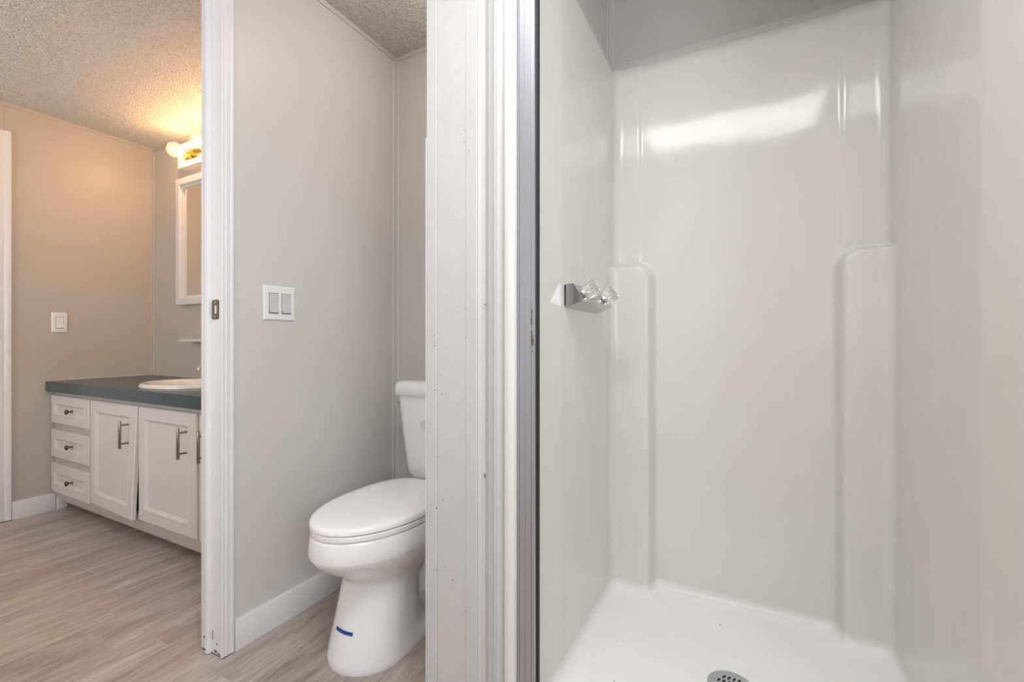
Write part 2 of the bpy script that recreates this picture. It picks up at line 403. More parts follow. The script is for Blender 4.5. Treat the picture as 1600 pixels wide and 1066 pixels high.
# scuffed, chipped foot of the jamb
bm = bmesh.new()
for (x_, z_, w_, h_) in ((-1.548, .012, .012, .006), (-1.512, .008, .016, .007), (-1.492, .006, .02, .005), (-1.521, .045, .003, .03), (-1.546, .05, .006, .008), (-1.50, .035, .006, .005)):
    box(bm, x_, x_ + w_, JY - (.0138 if x_ < -1.531 else .0008), JY, z_, z_ + h_)
box(bm, XQ - .004, XP + .009, JY - .001, JY + .03, 0.0, 0.004)
struct('trim_18', bm, 'scuff', 'chipped dirty paint at the foot of the door jamb')

# strike plate
st = thing('strike_plate', 'small aged bronze strike plate let into the white door jamb', 'strike plate', (-1.5035, JY, 1.10))
bm = bmesh.new()
def rrect(cx_, cz_, w, h, r_, n_=5):
    out = []
    for (sx_, sz_, a0) in ((1, 1, 0), (-1, 1, PI / 2), (-1, -1, PI), (1, -1, 1.5 * PI)):
        for k_ in range(n_ + 1):
            a = a0 + PI / 2 * k_ / n_
            out.append((cx_ + sx_ * (w / 2 - r_) + r_ * math.cos(a), cz_ + sz_ * (h / 2 - r_) + r_ * math.sin(a)))
    return out
def plate_y(bm, outer, y0, y1, inner=None):
    """plate facing -y with optional hole"""
    if inner is None:
        loft(bm, [[(x, y0, z) for x, z in outer], [(x, y1, z) for x, z in outer]])
    else:
        ro = [[bm.verts.new((x, y, z)) for x, z in outer] for y in (y0, y1)]
        ri = [[bm.verts.new((x, y, z)) for x, z in inner] for y in (y0, y1)]
        n = len(outer)
        for i in range(n):
            j = (i + 1) % n
            bm.faces.new((ro[1][i], ro[1][j], ri[1][j], ri[1][i])); bm.faces.new((ro[0][i], ri[0][i], ri[0][j], ro[0][j]))
            bm.faces.new((ro[0][i], ro[0][j], ro[1][j], ro[1][i])); bm.faces.new((ri[0][i], ri[1][i], ri[1][j], ri[0][j]))
plate_y(bm, rrect(-1.5035, 1.10, .035, .062, .006), JY + .0005, JY - .0022, rrect(-1.5025, 1.10, .014, .028, .003))
obj('plate', bm, 'bronze', st, smooth=40)
bm = bmesh.new(); box(bm, -1.5095, -1.4955, JY - .0006, JY + .001, 1.086, 1.114); obj('latch_hole_liner', bm, 'pvc', st)
for dz in (-.023, .023):
    bm = bmesh.new(); lathe(bm, (-1.5025, JY - .002, 1.10 + dz), (0, -1, 0), [(0, .0042), (.0012, .0036), (.0016, .0005)], 12)
    obj('screw', bm, 'nickel', st, smooth=40)

# divider end: batten boards and moulded trim facing the camera
def vstrip(name, poly, mat, label, z0=0.0, z1=H - .002, smooth=25):
    bm = bmesh.new(); prism(bm, poly, z0, z1); return struct(name, bm, mat, label, smooth=smooth)
B = DY + .012
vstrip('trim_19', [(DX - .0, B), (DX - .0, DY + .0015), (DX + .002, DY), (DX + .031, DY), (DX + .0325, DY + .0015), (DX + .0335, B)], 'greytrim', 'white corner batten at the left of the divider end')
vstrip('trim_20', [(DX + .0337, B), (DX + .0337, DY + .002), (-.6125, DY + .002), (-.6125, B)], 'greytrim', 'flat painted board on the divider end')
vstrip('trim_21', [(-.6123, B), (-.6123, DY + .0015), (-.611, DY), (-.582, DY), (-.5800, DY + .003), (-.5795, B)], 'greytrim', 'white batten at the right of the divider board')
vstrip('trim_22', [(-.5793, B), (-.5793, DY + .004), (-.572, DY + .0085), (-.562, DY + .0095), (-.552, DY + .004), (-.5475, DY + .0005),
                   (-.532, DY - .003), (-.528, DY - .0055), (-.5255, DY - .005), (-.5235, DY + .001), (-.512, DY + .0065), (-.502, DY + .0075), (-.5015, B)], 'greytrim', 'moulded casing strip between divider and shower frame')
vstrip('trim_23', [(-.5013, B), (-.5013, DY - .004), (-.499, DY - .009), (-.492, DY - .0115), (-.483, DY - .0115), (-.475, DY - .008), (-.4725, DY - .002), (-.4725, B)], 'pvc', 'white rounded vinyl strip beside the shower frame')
# chips and specks of old paint on the divider trim
bm = bmesh.new()
for i in range(34):
    x_ = random.choice([-.7, -.612, -.556, -.556]) + random.uniform(-.006, .006) if i % 3 else random.uniform(-.72, -.53)
    z_ = random.uniform(.3, 1.6); s_ = random.uniform(.0006, .0016)
    y_ = DY + (.0019 if -.698 < x_ < -.613 else 0.0)
    if x_ > -.58: y_ = DY + .006
    box(bm, x_ - s_, x_ + s_, y_ - .0008, y_ + .002, z_ - s_ * random.uniform(1, 2.5), z_ + s_)
struct('trim_24', bm, simple('paint_specks', (0.33, 0.31, 0.28), .8), 'small chips in the divider paint')
sbox('trim_26', (DX - .0022, DX - .0003, DY + .0, DY + .02, .101, 1.52), 'trim', 'thin white strip at the nook edge of the divider')
# mirrored plain casing right of the shower (only glimpsed)
vstrip('trim_25', [(SR + .035, B), (SR + .035, DY), (SR + .30, DY), (SR + .30, B)], 'greytrim', None)

# ------------------------------------------------------------------ shower stall
def sstep(a, b_, x):
    t_ = max(0.0, min(1.0, (x - a) / (b_ - a))); return t_ * t_ * (3 - 2 * t_)
stall = thing('shower_stall', 'cream one-piece fibreglass shower stall with moulded corner ledges', 'shower', (-.038, 1.27, 0))
xs0, xs1 = SL, SR; R0 = 0.030
path = []   # (x, y, nx, ny, kind)
y0 = .944
k_ = 0
yy = y0
while yy < YS - R0 - 1e-6:
    path.append((xs0, yy, 1, 0, 'L')); yy += .009
for i in range(9):
    a = PI - (PI / 2) * i / 8
    path.append((xs0 + R0 + R0 * math.cos(a), YS - R0 + R0 * math.sin(a), -math.cos(a), -math.sin(a), 'C'))
xx = xs0 + R0 + .004
while xx < xs1 - R0 - 1e-6:
    path.append((xx, YS, 0, -1, 'B')); xx += .0042
for i in range(9):
    a = PI / 2 - (PI / 2) * i / 8
    path.append((xs1 - R0 + R0 * math.cos(a), YS - R0 + R0 * math.sin(a), -math.cos(a), -math.sin(a), 'C'))
yy = YS - R0 - .004
while yy > y0:
    path.append((xs1, yy, -1, 0, 'R')); yy -= .009
path.append((xs1, y0, -1, 0, 'R'))
LXI, RXI = -.292, .232     # inner edges of the lower corner ledges
LZT = 1.262
def ledge(x, z):
    # signed distance to a rounded rectangle in (x,z); ledge height LZT
    if x < (LXI + RXI) / 2: dx = x - LXI
    else: dx = RXI - x
    dz = z - LZT
    r_ = .05
    qx, qz = dx + r_, dz + r_
    sd = min(max(qx, qz), 0) + math.hypot(max(qx, 0), max(qz, 0)) - r_
    return 1 - sstep(-.012, .012, sd)
def stall_pt(p_, z):
    x, y, nx, ny, kd = p_
    lg = ledge(x, z) * .060
    if kd == 'B' or kd == 'C':
        y2 = y - lg * (1.0)
        # shallow panel between two faint pilasters in the upper half
        up = sstep(LZT - .01, LZT + .03, z)
        y2 += -.006 * up * (1 - sstep(-.342, -.331, x) + sstep(.236, .247, x))
        x2 = x
    else:
        x2, y2 = x, y
        # ease into the ledge so that the corner stays filleted
        f_ = max(0.0, 1 - (YS - R0 - y) / .09)
        if kd == 'L' or kd == 'R':
            y2 = min(y, y - lg * f_ * f_ * .9)
        # side walls flare out to a front flange past a crease
        crease = 1.087 if kd == 'L' else 1.045
        if y < crease: x2 = x - nx * (crease - y) * (.08 if kd == 'L' else .15)
    return (x2, y2, z)
zs = []
z = ZP
while z < 1.19: zs.append(z); z += .04
z = 1.19
while z < 1.31: zs.append(z); z += .005
z = 1.31
while z < ZT: zs.append(z); z += .045
zs.append(ZT)
bm = bmesh.new()
rings = [[stall_pt(p_, z_) for p_ in path] for z_ in zs]
# rounded top lip going back to the wall
def outw(pt, p_, d, dz): return (pt[0] - p_[2] * d, min(pt[1] - p_[3] * d, YB - .001), pt[2] + dz)
top = rings[-1]
rings.append([outw(q, p_, .0025, .0018) for q, p_ in zip(top, path)])
rings.append([outw(q, p_, .006, .0022) for q, p_ in zip(top, path)])
rings.append([outw(q, p_, .017, .0022) for q, p_ in zip(top, path)])
loft(bm, rings, cap0=False, cap1=False, closed=False)
obj('surround', bm, 'gel', stall, smooth=60)
# pan with coved edge
bm = bmesh.new()
cxp, cyp = -.038, 1.285
base = [stall_pt(p_, ZP) for p_ in path]
front = [(SR + (SL - SR) * i / 40, .944, 0) for i in range(1, 40)]
loop = [(x, y) for x, y, _ in base] + [(x, y) for x, y, _ in front]
prs = []
for s_, dz in ((0.0, .032), (.0015, .022), (.005, .013), (.012, .006), (.05, -.001)):
    ring = []
    for (x, y) in loop:
        d = math.hypot(cxp - x, cyp - y); f = s_ / d
        ring.append((x + (cxp - x) * f, y + (cyp - y) * f, ZP + dz))
    prs.append(ring)
for f, dz in ((.3, -.005), (.6, -.010), (.88, -.014)):
    last = prs[4]
    prs.append([(x + (cxp - x) * f, y + (cyp - y) * f, ZP + dz) for x, y, _ in last])
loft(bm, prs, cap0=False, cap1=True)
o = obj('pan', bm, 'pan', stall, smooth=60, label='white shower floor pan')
bm = bmesh.new(); box(bm, SL - .03, SR + .03, .9435, .9565, 0.0, ZP + .03, bev=.006)
obj('curb', bm, 'pan', stall, smooth=40, label='white front curb')
# specks on the pan
# drain
zd = ZP - .0115
dr_ = thing('shower_drain', 'round stainless drain strainer in the white shower floor', 'drain', (cxp, 1.262, zd))
DC = (cxp, 1.255)
bm = bmesh.new(); lathe(bm, (*DC, zd - .002), (0, 0, 1), [(0, .055), (.0032, .055), (.0046, .050), (.0042, .030), (.0036, .001)], 48)
obj('strainer', bm, 'alu', dr_, smooth=40)
bm = bmesh.new()
for row, cnt in ((-.026, 4), (-.009, 6), (.009, 6), (.026, 4)):
    for i in range(cnt):
        x_ = DC[0] + (i - (cnt - 1) / 2) * .0115; y_ = DC[1] + row
        pl = [(x_ + u * .0032 + w * .0025, y_ + w * .0065) for u, w in [(math.cos(a) , math.sin(a)) for a in [2 * PI * q / 14 for q in range(14)]]]
        prism(bm, pl, zd + .0005, zd + .0030)
obj('slots', bm, 'gasket', dr_, label='dark oblong drain holes')
bm = bmesh.new()
for (x_, y_, s_) in ((-.075, 1.50, .0022), (-.315, 1.29, .0015), (-.30, 1.13, .0012)):
    lathe(bm, (x_, y_, ZP - .009), (0, 0, 1), [(0, s_), (.0055, s_), (.0062, s_ * .4)], 8)
gs = obj('grit_specks', bm, 'scuff', bpy.data.objects['pan'], label='tiny dark grit specks on the pan'); gs['kind'] = 'stuff'

# shower frame
fr = thing('shower_enclosure', 'satin aluminium frame with black gasket around the shower opening', 'shower frame', (-.038, .95, 0))
def frame_side(s, x_in, x_out):
    """x_out = wall side, x_in = opening side; s=+1 left jamb"""
    w = x_in - x_out
    P = lambda f, y: (x_out + w * f, y)
    bm = bmesh.new()
    prism(bm, [P(0, DY + .012), P(0, DY - .001), P(.07, DY - .0015), P(.09, DY + .0005), P(.13, DY + .0005), P(.15, DY - .0035), P(.42, DY - .0035), P(.44, DY - .002), P(.47, DY - .002), P(.49, DY - .0035), P(.78, DY - .0035), P(.80, DY - .001), P(.84, DY - .001), P(.86, DY - .003), P(.98, DY - .003), P(1, DY - .001), P(1, DY + .012)], 0.182, 1.98)
    obj('side_rail', bm, 'alu', fr, smooth=25)
    bm = bmesh.new(); x1 = x_in + w * .05; x2 = x_in + w * .12
    prism(bm, [(x_in, DY + .012), (x_in, DY + .004), (x2 - w * .02, DY + .004), (x2, DY + .012)] if s > 0 else [(x_in, DY + .012), (x_in, DY + .004), (x2, DY + .004), (x2, DY + .012)], 0.182, 1.98)
    obj('gasket', bm, 'gasket', fr, label='black rubber gasket strip')
frame_side(1, -.4250, -.4690)
frame_side(-1, .370, .406)
bm = bmesh.new(); box(bm, -.467, .404, DY - .006, DY + .030, ZP + .0305, ZP + .043, bev=.003); obj('sill_rail', bm, 'alu', fr, smooth=40)
bm = bmesh.new()
for i in range(9):
    z_ = random.gauss(1.04, .04)
    box(bm, -.4335 + random.uniform(-.002, .002), -.430 + random.uniform(-.002, .003), DY - .0042, DY - .002, z_, z_ + random.uniform(.004, .016), bev=.0008)
obj('caulk_residue', bm, 'scuff', fr, label='ragged dark residue on the aluminium edge')

# shower valve on the left side wall
vx = SL + .0005
VY0, VY1 = 1.110, 1.395
vl = thing('shower_valve', 'chrome wedge shower valve with two clear knobs on the left shower wall', 'shower tap', (SL, 1.25, 1.115))
bm = bmesh.new()
sec = [(0, 1.147), (.021, 1.149), (.024, 1.147), (.048, 1.108), (.0475, 1.104), (.044, 1.102), (0, 1.086)]
lo = [[(vx + a, VY0 + (0.0 if a < .03 else 0.004), z_) for a, z_ in sec], [(vx + a, VY1 - (0.0 if a < .03 else .004), z_) for a, z_ in sec]]
loft(bm, lo)
obj('valve_body', bm, 'tapchrome', vl, smooth=25)
bm = bmesh.new(); box(bm, vx - .0003, vx + .003, VY0 - .003, VY1 - .02, 1.092, 1.146, bev=.001); obj('gasket', bm, 'gasket', vl)
nv = Vector((.040, 0, .026)).normalized()   # normal of the slanted face
for ky in (VY0 + .040, VY1 - .058):
    c0 = Vector((vx + .034, ky, 1.122))
    bm = bmesh.new(); lathe(bm, c0, nv, [(-.004, .013), (.006, .013), (.008, .009), (.016, .009)], 20); obj('stem', bm, 'chrome', vl, smooth=40)
    bm = bmesh.new(); lathe(bm, c0 + nv * .004, nv, [(0, .012), (.006, .0185), (.024, .0235), (.036, .0225), (.041, .017), (.042, .0005)], 64, lobes=8, amp=.07)
    kn = obj('knob', bm, 'acrylic', vl, smooth=35, label='clear faceted acrylic knob')
    bm = bmesh.new(); lathe(bm, c0 + nv * .030, nv, [(0, .004), (.008, .004), (.0115, .006), (.0118, .0005)], 12); obj('screw', bm, 'chrome', kn, smooth=40)

# ------------------------------------------------------------------ toilet
TX = -1.095
tl = thing('toilet', 'white two-piece elongated toilet with the lid closed', 'toilet', (TX, 1.3, 0))
def egg(cx_, yf, yb, hw, z_, n=64, pw=2.0, pwb=2.6, split=.52):
    """egg-shaped ring; front towards -y"""
    yc_ = yf + (yb - yf) * split
    out = []
    for i in range(n):
        a = 2 * PI * i / n
        c_, s_ = math.cos(a), math.sin(a)
        if s_ < 0: ex, L = pw, yc_ - yf
        else: ex, L = pwb, yb - yc_
        x = hw * math.copysign(abs(c_) ** (2 / ex), c_); y = L * math.copysign(abs(s_) ** (2 / ex), s_)
        out.append((cx_ + x, yc_ + y, z_))
    return out
bm = bmesh.new()
R = [  # z, yfront, yback, halfwidth, split
    (0.000, .968, 1.46, .130, .285), (.006, .966, 1.46, .132, .285), (.022, .968, 1.455, .130, .285), (.040, .974, 1.36, .128, .34), (.050, .977, 1.30, .127, .39), (.08, .985, 1.285, .124, .42), (.14, 1.003, 1.275, .1195, .44),
    (.20, 1.019, 1.272, .1165, .46), (.238, 1.026, 1.28, .116, .47), (.256, 1.018, 1.33, .121, .46), (.275, .993, 1.37, .134, .45), (.297, .957, 1.40, .152, .48), (.320, .928, 1.42, .1665, .51), (.341, .908, 1.43, .1755, .52), (.353, .899, 1.435, .1795, .52),
    (.362, .896, 1.435, .181, .52), (.385, .900, 1.435, .180, .52), (.410, .905, 1.44, .178, .52), (.416, .908, 1.44, .176, .52), (.4185, .915, 1.435, .171, .52), (.4185, 1.0, 1.40, .11, .52)]
loft(bm, [egg(TX, yf, yb, hw, z_, split=sp) for z_, yf, yb, hw, sp in R])
bowl = obj('bowl', bm, 'porcelain', tl, smooth=60)
# rear skirt/foot of the bowl
bm = bmesh.new()
loft(bm, [egg(TX, a, b_, hw, z_, pw=3.5, pwb=3.5, split=.5) for z_, a, b_, hw in ((0, 1.40, 1.60, .118), (.004, 1.398, 1.602, .12), (.030, 1.405, 1.595, .112), (.042, 1.42, 1.58, .095), (.12, 1.44, 1.57, .075), (.20, 1.40, 1.57, .07), (.25, 1.27, 1.57, .07), (.30, 1.24, 1.59, .11), (.38, 1.30, 1.615, .15), (.425, 1.335, 1.61, .145))])
obj('rear_base', bm, 'porcelain', bowl, smooth=60)
for sx_ in (-1, 1):
    bm = bmesh.new(); lathe(bm, (TX + sx_ * .10, 1.40, .034), (0, 0, 1), [(0, .014), (.012, .013), (.018, .007), (.019, .0005)], 16); obj('bolt_cap', bm, 'porcelain', bowl, smooth=50)
bm = bmesh.new()
loft(bm, [egg(TX, yf, yb, hw, z_, pwb=3.2) for z_, yf, yb, hw in ((.4195, .910, 1.41, .172), (.422, .906, 1.412, .176), (.434, .905, 1.412, .177), (.4375, .909, 1.41, .174))])
obj('seat', bm, 'seat', tl, smooth=40)
bm = bmesh.new()
loft(bm, [egg(TX, yf, yb, hw, z_, pwb=3.2) for z_, yf, yb, hw in ((.4395, .907, 1.416, .174), (.442, .903, 1.418, .178), (.452, .903, 1.418, .178), (.457, .906, 1.417, .175), (.4605, .917, 1.412, .164), (.463, .955, 1.39, .127), (.464, 1.05, 1.32, .05))])
obj('lid', bm, 'seat', tl, smooth=50)
for sx_ in (-1, 1):
    bm = bmesh.new(); box(bm, TX + sx_ * .075 - .022, TX + sx_ * .075 + .022, 1.412, 1.442, .418, .450, bev=.006); obj('hinge', bm, 'seat', tl, smooth=40)
# tank: rounded, tapering towards its bottom
def rr(cx_, cy_, w, d, r_, z_, n_=7, bow=0.0):
    out = []
    for (sx_, sy_, a0) in ((1, 1, 0), (-1, 1, PI / 2), (-1, -1, PI), (1, -1, 1.5 * PI)):
        for k_ in range(n_ + 1):
            a = a0 + PI / 2 * k_ / n_
            x = cx_ + sx_ * (w / 2 - r_) + r_ * math.cos(a); y = cy_ + sy_ * (d / 2 - r_) + r_ * math.sin(a)
            out.append((x, y, z_))
    return out
bm = bmesh.new(); tk = []
for z_, w, d in ((.4265, .27, .12), (.428, .295, .135), (.437, .325, .155), (.456, .348, .168), (.50, .358, .172), (.60, .380, .178), (.70, .400, .184), (.776, .415, .188)):
    tk.append(rr(TX, 1.632 - d / 2, w, d, min(.045, d * .3), z_))
loft(bm, tk); tank = obj('tank', bm, 'porcelain', tl, smooth=60)
bm = bmesh.new(); tk = []
for z_, w, d in ((.7765, .428, .196), (.779, .440, .204), (.808, .442, .206), (.822, .438, .202), (.832, .424, .190), (.836, .38, .155), (.837, .24, .08)):
    tk.append(rr(TX, 1.637 - .206 / 2, w, d, min(.05, d * .3), z_))
loft(bm, tk); obj('tank_lid', bm, 'porcelain', tl, smooth=60)
bm = bmesh.new()
lathe(bm, (TX - .203, 1.51, .745), (-1, 0, 0), [(0, .013), (.006, .013), (.008, .006), (.016, .006)], 16)
tube(bm, [(TX - .216, 1.51, .745), (TX - .217, 1.49, .743), (TX - .216, 1.465, .738)], [.006, .0055, .0065])
obj('flush_lever', bm, 'chrome', tl, smooth=50)
bm = bmesh.new(); lathe(bm, (TX - .060, 1.4515, .665), (0, -1, 0.03), [(0, .033), (.0012, .033), (.002, .031), (.0021, .0005)], 32)
obj('sticker', bm, 'plastic', tank, smooth=40, label='round white sticker on the tank front')
bm = bmesh.new(); lathe(bm, (TX - .060, 1.449, .665), (0, -1, .03), [(0, .0175), (.0008, .0175), (.001, .0005)], 24)
obj('sticker_print', bm, simple('grey_print', (.70, .70, .71), .5), tank)
# supply pipe behind the toilet, left side
bm = bmesh.new(); tube(bm, [(TX - .24, 1.625, .17), (TX - .24, 1.60, .17), (TX - .235, 1.585, .20), (TX - .22, 1.585, .30), (TX - .19, 1.585, .38), (TX - .185, 1.585, .425)], .005)
lathe(bm, (TX - .24, 1.629, .17), (0, -1, 0), [(0, .022), (.004, .02), (.006, .008), (.03, .010), (.034, .010)], 16)
tag(obj('supply_hose', bm, 'chrome', None, smooth=50), 'thin chrome water supply hose and stop valve behind the toilet', 'water hose')

# ------------------------------------------------------------------ vanity
CY = 1.098; CF = CY + .040; DF = CY + .020     # counter edge, carcass face, door face
VX_L, VX_R = XL + .002, XQ - .011
van = thing('vanity_cabinet', 'white vanity base cabinet with drawers, doors and nickel pulls', 'cabinet', ((VX_L + VX_R) / 2, 1.39, 0))
bm = bmesh.new()
# face frame with openings: rails and stiles
zb, zt_ = .085, .706
stiles = [(VX_L, VX_L + .022), (-3.185, -3.118), (-2.665, -2.603), (-2.155, -2.09), (-1.66, VX_R)]
for a, b_ in stiles: box(bm, a, b_, CF, CF + .018, zb, zt_)
for (z0, z1) in ((.655, zt_), (zb, .145)):
    for s0, s1 in zip(stiles, stiles[1:]): box(bm, s0[1], s1[0], CF, CF + .018, z0, z1)
for (z0, z1) in ((.475, .525), (.275, .325)): box(bm, stiles[0][1], stiles[1][0], CF, CF + .018, z0, z1)
body = obj('face_frame', bm, 'cab_frame', van, label='greige cabinet face frame')
bm = bmesh.new()
box(bm, VX_L, VX_R, CF + .018, YB - .02, zb + .02, zb + .035); box(bm, VX_L, VX_L + .015, CF + .018, YB - .02, zb + .035, zt_); box(bm, VX_R - .015, VX_R, CF + .018, YB - .02, zb + .035, zt_)
box(bm, VX_L, VX_R, YB - .02, YB - .008, zb, zt_)
obj('carcass', bm, 'dark', van, label='dark cabinet inside')
bm = bmesh.new(); box(bm, VX_L + .014, VX_R, CF + .022, CF + .040, .05, zb + .02); box(bm, VX_L + .014, VX_R, CF + .110, CF + .125, 0.0, .06)
obj('toe_kick', bm, 'cab_frame', van, label='greige recessed toe kick')

def panel_bm(w, h, t=.020, fw=.05, inner=.014, dep=.009):
    """recessed-panel front; local x 0..w, z 0..h, face at y=0, back at y=t"""
    bm = bmesh.new()
    def ring(i, y): return [(i, y, i), (w - i, y, i), (w - i, y, h - i), (i, y, h - i)]
    rs = [ring(0, t), ring(0, .004), ring(.004, 0), ring(fw - .004, 0), ring(fw, -.0015), ring(fw + .003, .001), ring(fw + inner * .6, dep * .5), ring(fw + inner, dep), ]
    loft(bm, rs); return bm
def front(kind, x0, x1, z0, z1, fw, rot=None, hinge='l'):
    bm = panel_bm(x1 - x0, z1 - z0, fw=fw)
    bmesh.ops.recalc_face_normals(bm, faces=bm.faces)
    me = bpy.data.meshes.new(kind); bm.to_mesh(me); bm.free(); me.materials.append(M['cab'])
    o = bpy.data.objects.new(kind, me); C.objects.link(o); o.parent = van
    o.location = Vector((x0, DF, z0)) - Vector(van.location)
    if rot: o.rotation_euler = rot
    return o
knob_prof = [(0, .009), (.003, .008), (.006, .0045), (.016, .0045), (.021, .0125), (.027, .0145), (.031, .012), (.033, .0005)]
bar_specs = []
def add_knob(o, lx, lz, y=.009):
    bm = bmesh.new(); lathe(bm, (lx, y, lz), (0, -1, 0), [(0, .007), (.002, .007)] + knob_prof[2:], 20)
    bmesh.ops.recalc_face_normals(bm, faces=bm.faces)
    me = bpy.data.meshes.new('knob'); bm.to_mesh(me); bm.free(); me.materials.append(M['bronze'])
    me.polygons.foreach_set('use_smooth', [True] * len(me.polygons))
    k = bpy.data.objects.new('knob', me); C.objects.link(k); k.parent = o
def add_pull(o, lx, z0, z1):
    bm = bmesh.new()
    lathe(bm, (lx, -.034, z0), (0, 0, 1), [(0, .0055), (.001, .006), (z1 - z0 - .001, .006), (z1 - z0, .0055)], 16)
    for z_ in (z0 + .022, z1 - .022): lathe(bm, (lx, .001, z_), (0, -1, 0), [(0, .0045), (.034, .0045)], 12)
    bmesh.ops.recalc_face_normals(bm, faces=bm.faces)
    me = bpy.data.meshes.new('handle'); bm.to_mesh(me); bm.free(); me.materials.append(M['nickel'])
    me.polygons.foreach_set('use_smooth', [True] * len(me.polygons)); me.set_sharp_from_angle(angle=math.radians(40))
    k = bpy.data.objects.new('handle', me); C.objects.link(k); k.parent = o
for (z0, z1) in ((.520, .683), (.322, .482), (.118, .282)):
    d = front('drawer', -3.648, -3.162, z0, z1, .048)
    add_knob(d, .262, (z1 - z0) / 2)
# the first door hangs ajar and slightly sagged
d = front('door', -3.140, -2.644, .130, .683, .058)
for q in d.data.vertices: q.co.y -= .024 * max(0, q.co.x / .496) ** 1.5 * (1 - q.co.z / .553)
d['label'] = 'white cabinet door hanging slightly ajar'
d.location.y -= .0
add_pull(d, .496 - .086, .342, .478)
d = front('door', -2.630, -2.135, .130, .683, .058); add_pull(d, .495 - .074, .353, .489)
d = front('door', -2.112, -1.640, .130, .683, .058); add_pull(d, .06, .353, .489)
# dark stained chip in the frame's foot
# countertop
ct = thing('countertop', 'dark teal laminate vanity countertop on the white vanity cabinet', 'countertop', ((VX_L + VX_R) / 2, 1.37, .706))
SX, SY = -2.665, 1.365; SA, SB = .262, .205
bm = bmesh.new()
n = 96
inner = []; outer = []
x0c, x1c, y0c, y1c = XL + .001, XQ - .0095, CY, YB - .001
for i in range(n):
    a = 2 * PI * i / n
    inner.append((SX + (SA - .02) * math.cos(a), SY + (SB - .02) * math.sin(a)))
    # project to rectangle
    dx, dy = math.cos(a), math.sin(a); ts = []
    if dx > 1e-9: ts.append((x1c - SX) / dx)
    if dx < -1e-9: ts.append((x0c - SX) / dx)
    if dy > 1e-9: ts.append((y1c - SY) / dy)
    if dy < -1e-9: ts.append((y0c - SY) / dy)
    t_ = min(ts); outer.append([SX + dx * t_, SY + dy * t_])
for (cx_, cy_) in ((x0c, y0c), (x0c, y1c), (x1c, y0c), (x1c, y1c)):
    j = min(range(n), key=lambda q: (outer[q][0] - cx_) ** 2 + (outer[q][1] - cy_) ** 2); outer[j] = [cx_, cy_]
zc0, zc1 = .7065, .7633
v = {}
for nm, pts_, z_ in (('it', inner, zc1), ('ot', outer, zc1), ('ib', inner, zc0), ('ob', outer, zc0)): v[nm] = [bm.verts.new((x, y, z_)) for x, y in pts_]
for i in range(n):
    j = (i + 1) % n
    bm.faces.new((v['it'][i], v['it'][j], v['ot'][j], v['ot'][i])); bm.faces.new((v['ib'][i], v['ob'][i], v['ob'][j], v['ib'][j]))
    bm.faces.new((v['ot'][i], v['ot'][j], v['ob'][j], v['ob'][i])); bm.faces.new((v['it'][i], v['ib'][i], v['ib'][j], v['it'][j]))
obj('laminate_top', bm, 'teal', ct)
bm = bmesh.new(); box(bm, x0c, x1c, YB - .008, YB - .001, zc1 + .0003, zc1 + .007, bev=.002); box(bm, x0c, x0c + .007, CY + .03, YB - .009, zc1 + .0003, zc1 + .007, bev=.002)
obj('caulk_line', bm, 'caulk', ct, smooth=40, label='cream caulk line along the wall')
sk = thing('sink', 'ivory oval drop-in sink set into the teal countertop', 'sink', (SX, SY, zc1))
bm = bmesh.new()
def ell(a, b_, z_): return [(SX + a * math.cos(2 * PI * i / n), SY + b_ * math.sin(2 * PI * i / n), z_) for i in range(n)]
loft(bm, [ell(SA, SB, zc1 + .0005), ell(SA, SB, zc1 + .008), ell(SA - .006, SB - .006, zc1 + .016), ell(SA - .018, SB - .018, zc1 + .019), ell(SA - .036, SB - .034, zc1 + .015),
          ell(SA - .045, SB - .045, zc1 + .004), ell(SA - .055, SB - .055, zc1 - .03), ell(SA - .09, SB - .08, zc1 - .09), ell(SA - .16, SB - .13, zc1 - .13), ell(.025, .025, zc1 - .137)], cap0=False)
obj('basin', bm, 'sink', sk, smooth=60)
bm = bmesh.new(); lathe(bm, (SX, SY, zc1 - .1365), (0, 0, 1), [(0, .024), (.003, .023), (.0035, .0005)], 20); obj('drain', bm, 'chrome', sk, smooth=40)
fc = thing('basin_faucet', 'small chrome faucet at the back of the oval sink', 'faucet', (SX, 1.54, zc1 + .02))
bm = bmesh.new(); box(bm, SX - .075, SX + .075, 1.515, 1.565, zc1 + .0195, zc1 + .032, bev=.006); obj('base_plate', bm, 'chrome', fc, smooth=40)
bm = bmesh.new(); tube(bm, [(SX, 1.54, zc1 + .03), (SX, 1.535, zc1 + .07), (SX, 1.51, zc1 + .097), (SX, 1.47, zc1 + .105), (SX, 1.43, zc1 + .100), (SX, 1.413, zc1 + .09), (SX, 1.408, zc1 + .078)], [.015, .013, .012, .0115, .011, .0115, .0115], 16); obj('spout', bm, 'chrome', fc, smooth=60)
for sx_ in (-1, 1):
    bm = bmesh.new(); lathe(bm, (SX + sx_ * .052, 1.545, zc1 + .031), (0, 0, 1), [(0, .013), (.012, .012), (.018, .014), (.030, .014), (.034, .010), (.035, .0005)], 24, lobes=6, amp=.06); obj('knob', bm, 'chrome', fc, smooth=50)

